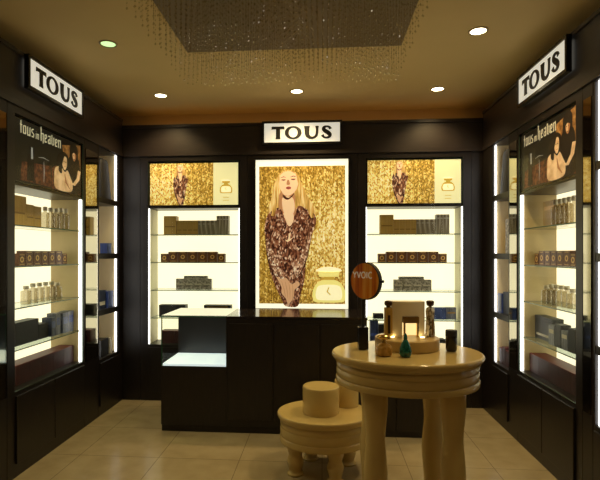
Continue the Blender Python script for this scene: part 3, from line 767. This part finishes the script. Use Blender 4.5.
for i in range(3):
    a = sx + .02 + i * (L - sx - .02) / 3
    MB().box(a + .004, -.012, .12, a + (L - sx - .04) / 3 - .004, -.0005, CZ - .06).build('front_panel', M['wood'], t, bevel=.002)

t = thing('low_cabinet', 'low dark cabinet behind the round table, right of the counter', 'cabinet', (.372, 4.15, 0))
m = MB().box(0, 0, .0, .46, .56, .62); m.build('body', M['wood'], t, bevel=.003)
MB().box(.01, -.012, .05, .225, -.0005, .60).build('door', M['wood'], t, bevel=.002)
MB().box(.235, -.012, .05, .45, -.0005, .60).build('door', M['wood'], t, bevel=.002)

# ------------------------------------------------------------------ round tables
TH = .08                                                   # yaw of the camera, the tables stand turned the same way
def leg_profile(h, r):
    pts = [(.80, 0), (.98, .01), (1.0, .06), (.84, .10), (.80, .16), (.88, .26), (1.0, .38), (1.03, .46), (.93, .56), (.84, .64), (.84, .70), (.92, .78), (1.04, .88), (1.06, 1.0)]
    return [(a * r, b * h) for a, b in smooth_poly(pts, 4, False)]
def squash(o, k=.88):
    for v in o.data.vertices: v.co.y *= k
    return o
def round_table(name, label, loc, R, H, ap, leg_r, legs):
    t = thing(name, label, 'table', loc, TH)
    p = [(R * .93, H - .050), (R * .955, H - .046), (R * .965, H - .036), (R * .985, H - .030), (R, H - .018), (R * .995, H - .006), (R * .975, H), (R * .955, H)]
    p = [(a, min(b, H)) for a, b in smooth_poly(p, 4, False)]
    squash(MB().lathe(p, seg=80).build('tabletop', M['cream'], t))
    z1 = H - .0505; z0 = z1 - ap
    A = R * .945
    prof = [(A * .97, z0), (A * .995, z0 + ap * .01), (A * 1.0, z0 + ap * .06), (A * 1.0, z0 + ap * .25), (A * .994, z0 + ap * .275), (A * .980, z0 + ap * .29), (A * .980, z0 + ap * .32), (A * .99, z0 + ap * .34), (A * .99, z0 + ap * .66), (A * .980, z0 + ap * .68), (A * .980, z0 + ap * .71), (A * .99, z0 + ap * .73), (A * .99, z0 + ap * .9), (A * .965, z0 + ap * .96), (A * .965, z1)]
    squash(MB().lathe(prof, seg=80).build('apron', M['cream'], t))
    for (lx, ly) in legs:
        MB().lathe(leg_profile(z0 - .0005, leg_r), (lx, ly, 0), 28).build('leg', M['cream'], t)
    return t
TX, TY, TZ = .470, 2.847, .955
round_table('round_table', 'cream lacquered round table with turned legs, holding the perfume display', (TX, TY, 0), .416, TZ, .118, .062, [(-.205, -.17), (-.165, .19), (.205, -.17), (.205, .19)])
SXX, SYY, SZ = .012, 3.50, .405
round_table('low_round_table', 'low cream round table left of the tall one, holding two drums', (SXX, SYY, 0), .325, SZ, .15, .055, [(-.20, -.08), (.06, -.19), (-.08, .17), (.18, .08)])
def drum(loc, r, h, label):
    p = [(r * .97, 0), (r * .985, .004), (r * .985, h - .010), (r * .97, h - .003), (r * .94, h), (r * .90, h)]
    m = MB().lathe(p, seg=48)
    tag(m.build('drum', M['cream'], None, loc), label, 'drum', 'drums on the low table')
drum((SXX - .02, SYY - .03, SZ + .001), .128, .185, 'fully visible cream drum on the front of the low round table')
drum((SXX + .165, SYY + .15, SZ + .001), .088, .185, 'shaded drum behind the front one, beside the table leg')

# ------------------------------------------------------------------ things on the table
zt = TZ + .001
YO = .045
tx, ty = .49, 2.905 + YO
m = MB().lathe(smooth_poly([(.176, 0), (.182, .004), (.182, .056), (.179, .062), (.170, .065), (.165, .065)], 3, False), seg=64)
tray = m.build('tray', M['creamd'], None, (tx, ty, zt)); tag(tray, 'round gold-cream plinth tray in the middle of the tall round table', 'tray')
M['traylamp'] = pm('tray_lamp', (1, .9, .6), .5, emit=9., ecol=(1, .76, .32))
for dx in (-.085, .085):
    MB().lathe([(.012, .0655), (.012, .0672)], (dx, -.02, 0), 20, smooth=False).build('uplight', M['traylamp'], tray)
zy = zt + .0655
t = thing('display_block', 'pale cream curved display block with glowing niche on round tray', 'display', (.497, 2.93 + YO, zy), TH)
# curved block with a real niche: front built from columns
m = MB(); w, d, h = .19, .09, .202
N = 24
fy = lambda x: -d / 2 + .022 * (2 * x / w) ** 2
nx0, nx1, nz = -.036, .058, .118
def col(xa, xb, za, zb):
    v = [(xa, fy(xa), za), (xb, fy(xb), za), (xb, d / 2, za), (xa, d / 2, za), (xa, fy(xa), zb), (xb, fy(xb), zb), (xb, d / 2, zb), (xa, d / 2, zb)]
    m.add(v, [(0, 3, 2, 1), (4, 5, 6, 7), (0, 1, 5, 4), (1, 2, 6, 5), (2, 3, 7, 6), (3, 0, 4, 7)])
xs = [-w / 2 + w * i / N for i in range(N + 1)]
for i in range(N):
    mid = (xs[i] + xs[i + 1]) / 2
    if nx0 < mid < nx1: col(xs[i], xs[i + 1], nz, h); m.box(xs[i], .02, 0, xs[i + 1], d / 2, nz)
    else: col(xs[i], xs[i + 1], 0, h)
m.build('body', M['block'], t)
MB().box(nx0 + .004, .012, .002, nx1 - .004, .0195, nz - .03).build('glowing_panel', M['glow'], t)
f = MB().box(nx0 + .002, -.052, nz - .038, nx1 - .002, .0, nz - .002); f.build('header_bar', M['golddark'], t, bevel=.002)
MB().box(nx0 + .004, -.048, 0.0005, nx0 + .014, -.036, nz - .0385).build('post', M['goldm'], t)
MB().box(nx1 - .014, -.048, 0.0005, nx1 - .004, -.036, nz - .0385).build('post', M['goldm'], t)
# tall bottles each side
t = thing('perfume_bottle', 'tall slim gold perfume bottle left of the cream display block', 'bottle', (.383, 2.90 + YO, zy), TH)
m = MB().box(-.022, -.018, 0, .022, .018, .168); m.build('body', M['gold'], t, bevel=.004)
MB().box(-.006, -.0195, .02, .008, -.0182, .125).build('label_strip', M['bronze'], t)
MB().lathe([(.012, .1685), (.012, .178), (.020, .180), (.023, .190), (.021, .204), (.012, .208)], seg=20).build('cap', M['bronze'], t)
t = thing('perfume_bottle', 'tall clear faceted perfume bottle with dark cap right of display block', 'bottle', (.626, 2.92 + YO, zy), TH)
MB().lathe([(.025, 0), (.029, .004), (.027, .06), (.023, .10), (.027, .15), (.022, .165), (.010, .170), (.010, .1755)], seg=8, smooth=False).build('body', M['facet'], t)
MB().lathe([(.012, .176), (.020, .180), (.022, .192), (.024, .202), (.016, .208)], seg=16).build('cap', M['bronze'], t)
MB().box(.002, -.0292, .01, .010, -.0275, .10).build('label_strip', M['golddark'], t)
# amber bottle, front left
t = thing('perfume_bottle', 'round amber perfume bottle with flat gold cap, front left on table', 'bottle', (.330, 2.715, zt), TH)
MB().lathe(smooth_poly([(.030, 0), (.041, .004), (.045, .022), (.042, .045), (.032, .058), (.016, .066), (.012, .070)], 4, False), seg=32).build('body', M['amber'], t)
MB().lathe([(.010, .0702), (.010, .088)], seg=16).build('neck', M['goldm'], t)
MB().lathe([(.012, .0885), (.034, .091), (.037, .100), (.032, .108), (.010, .112)], seg=28).build('cap', M['goldm'], t)
# teal teardrop
t = thing('perfume_bottle', 'teal glass teardrop perfume bottle at the front of the table', 'bottle', (.440, 2.690, zt), TH)
MB().lathe(smooth_poly([(.018, 0), (.027, .004), (.032, .024), (.0295, .046), (.022, .068), (.014, .084), (.009, .092)], 4, False), seg=32).build('body', M['teal'], t)
MB().lathe(smooth_poly([(.009, .0925), (.0105, .100), (.008, .114), (.003, .124)], 3, False), seg=20).build('stopper', M['teal'], t)
# black cylinder
t = thing('cosmetic_jar', 'black cylindrical container standing on the right of the table', 'container', (.722, 2.870, zt), TH)
MB().lathe([(.025, 0), (.030, .008), (.0315, .085)], seg=32).build('body', M['black'], t)
MB().lathe([(.0318, .0855), (.0318, .114), (.029, .118)], seg=32).build('lid', M['blackm'], t)
# table mirror
t = thing('table_mirror', 'round mirror on a black stand, orange reflection and lettering painted on', 'mirror', (.233, 2.890, zt), TH)
MB().box(-.028, -.028, 0, .028, .028, .128).build('base', M['black'], t, bevel=.004)
MB().tube((0, 0, .1285), (0, 0, .285), .008).build('stem', M['blackm'], t)
zc = .389
hd = bpy.data.objects.new('mirror_head', None)
# the round head turned to the left: mesh built facing -y, then rotated as a part
R = .108
def disc(mb, r, y0, y1, mi=0): mb.prism(ellipse(0, 0, r, r, 56), y0, y1, mi)
fr_ = MB(); disc(fr_, R, -.010, .014); n = 56
o = fr_.build('mirror_frame', M['blackm'], t, (.016, 0, zc), -math.radians(50)); head = o
fc = MB(); disc(fc, R * .95, -.0115, -.0101); fc.build('mirror_face', M['mirrorreflection'], o)
MB().tube((R, .002, .002), (R + .018, .002, .002), .008).build('knob', M['blackm'], o)
l = MB(); sz = .034; x = -.086; y0, y1 = -.0130, -.0116
def st(pts, w=.0062):
    for a, b in zip(pts[:-1], pts[1:]): l.prism(ribbon([(x + a[0] * sz, .018 + a[1] * sz, w), (x + b[0] * sz, .018 + b[1] * sz, w)]), y0, y1)
st([(.0, 1), (.4, .5)]); st([(.8, 1), (.4, .5), (.4, 0)]); x += sz * .98
st([(0, 1), (.36, 0), (.72, 1)]); x += sz * .95
st([(.4 + .42 * math.cos(a), .5 + .5 * math.sin(a)) for a in [2 * PI * k / 14 for k in range(15)]]); x += sz * 1.15
st([(0, 1), (0, 0)]); x += sz * .35
st([(.42 + .42 * math.cos(a), .5 + .5 * math.sin(a)) for a in [PI * .28 + PI * 1.44 * k / 12 for k in range(13)]])
l.build('lettering', M['letters'], o)
bpy.data.objects.remove(hd)

# ------------------------------------------------------------------ ceiling lamps and bead curtain
def light(name, kind, loc, energy, col, parent=None, size=.1, spot=None, rot=None):
    d = bpy.data.lights.new(name, kind); d.energy = energy; d.color = col
    if kind == 'SPOT': d.spot_size = spot; d.spot_blend = .6; d.shadow_soft_size = size
    elif kind == 'AREA': d.shape = 'RECTANGLE'; d.size, d.size_y = size
    else: d.shadow_soft_size = size
    o = bpy.data.objects.new(name, d); C.objects.link(o); o.location = loc
    if rot: o.rotation_euler = rot
    if parent: o.parent = parent
    return o
WARM = (1., .74, .35)
lamps = [(-1.54, 4.68, 'lens', 'lit ceiling downlight over the back left cabinet'), (-.235, 4.66, 'lens', 'lit ceiling downlight over the TOUS sign, middle of back row'),
         (1.06, 4.70, 'lens', 'lit ceiling downlight over the back right cabinet'), (-1.54, 3.50, 'lensg', 'green-tinted ceiling downlight at upper left of the photo'),
         (1.06, 3.50, 'lens', 'warm ceiling downlight at the top edge, upper right'), (-1.54, 2.32, 'lens', 'ceiling downlight above the left side, nearer the entrance'),
         (1.06, 2.32, 'lens', 'ceiling downlight above the right side, nearer the entrance'), (-1.54, 1.14, 'lens', 'ceiling downlight at left of the entrance'),
         (1.06, 1.14, 'lens', 'ceiling downlight at right of the entrance')]
for x, y, k, lab in lamps:
    t = thing('downlight', lab, 'lamp', (x, y, ZC), 0, 'ceiling downlights')
    r = MB(); n = 32
    ro, ri = .066, .052
    vs = [(q * math.cos(2 * PI * i / n), q * math.sin(2 * PI * i / n), zz) for q, zz in ((ro, -.0005), (ro - .004, -.008), (ri, -.006), (ri, -.0005)) for i in range(n)]
    r.add(vs, [(a * n + i, ((a + 1) % 4) * n + i, ((a + 1) % 4) * n + (i + 1) % n, a * n + (i + 1) % n) for a in range(4) for i in range(n)], 0, True)
    r.build('trim_ring', M['trimring'], t)
    MB().lathe([(.0515, -.003), (.0515, -.0008)], seg=32, smooth=False).build('lens', M[k], t)
    near = y < 3
    light('lamp_glow', 'SPOT', (0, 0, -.02), ((8 if y < 2 else 28) if near else 60 if x > 1 and y < 4 else 40) if k == 'lens' else 24, WARM if k == 'lens' else (.95, 1., .6), t, .05, math.radians(120))

t = thing('bead_chandelier', 'rectangular curtain of crystal bead strings hanging from a dark ceiling canopy', 'chandelier', (0, 0, ZC))
BX0, BX1, BY0, BY1 = -1.0, .57, 1.75, 3.66
MB().box(BX0 - .0, BY0, -.02, BX1, BY1, -.0005).build('canopy', M['canopy'], t, bevel=.003)
bm_ = MB(); sx, sy = .031, .105
nx = int((BX1 - BX0 - .02) / sx); ny = int((BY1 - BY0 - .02) / sy)
for i in range(nx + 1):
    for j in range(ny + 1):
        x = BX0 + .012 + i * sx + random.uniform(-.003, .003); y = BY1 - .012 - j * sy + random.uniform(-.02, .0)
        top = -.0205; bot = -.262 + random.uniform(-.014, .014)
        w = .0007
        bm_.add([(x - w, y - w, bot), (x + w, y - w, bot), (x, y + w, bot), (x - w, y - w, top), (x + w, y - w, top), (x, y + w, top)], [(0, 1, 4, 3), (1, 2, 5, 4), (2, 0, 3, 5)])
        z = bot
        while z < top - .01:
            r = .0042 if z > bot + .01 else .007
            bm_.add([(x - r, y, z), (x, y - r, z), (x + r, y, z), (x, y + r, z), (x, y, z - r * 1.3), (x, y, z + r * 1.3)],
                    [(0, 1, 5), (1, 2, 5), (2, 3, 5), (3, 0, 5), (1, 0, 4), (2, 1, 4), (3, 2, 4), (0, 3, 4)])
            z += .028
bs = bm_.build('bead_strings', M['bead'], t); bs['kind'] = 'stuff'

# amber cove strips lying on top of the fascias
M['cove'] = pm('cove_light', (1, .6, .2), .5, emit=1.6, ecol=(1., .50, .10))
t = MB().box(XL + .1, YB + .16, 2.8205, XR - .1, YB + .18, 2.835).build('cove_light_strip', M['cove']); tag(t, 'amber light strip hidden on top of the back fascia', 'lamp')

# ------------------------------------------------------------------ world, camera, view
w = bpy.data.worlds.new('shop_ambient'); bpy.context.scene.world = w; w.use_nodes = True
bg = w.node_tree.nodes['Background']; bg.inputs['Color'].default_value = (1., .78, .5, 1); bg.inputs['Strength'].default_value = .04
cd = bpy.data.cameras.new('camera'); cam = bpy.data.objects.new('camera', cd); C.objects.link(cam)
cam.location = (0, 0, 1.5); cam.rotation_euler = (PI / 2, 0, TH)
cd.sensor_width = 36; cd.lens = 30; cd.shift_x = .03; cd.shift_y = .0233; cd.clip_start = .02
s = bpy.context.scene; s.camera = cam
s.view_settings.view_transform = 'Standard'; s.view_settings.look = 'None'
s.view_settings.exposure = 0; s.view_settings.gamma = 1
s.cycles.transparent_max_bounces = 20
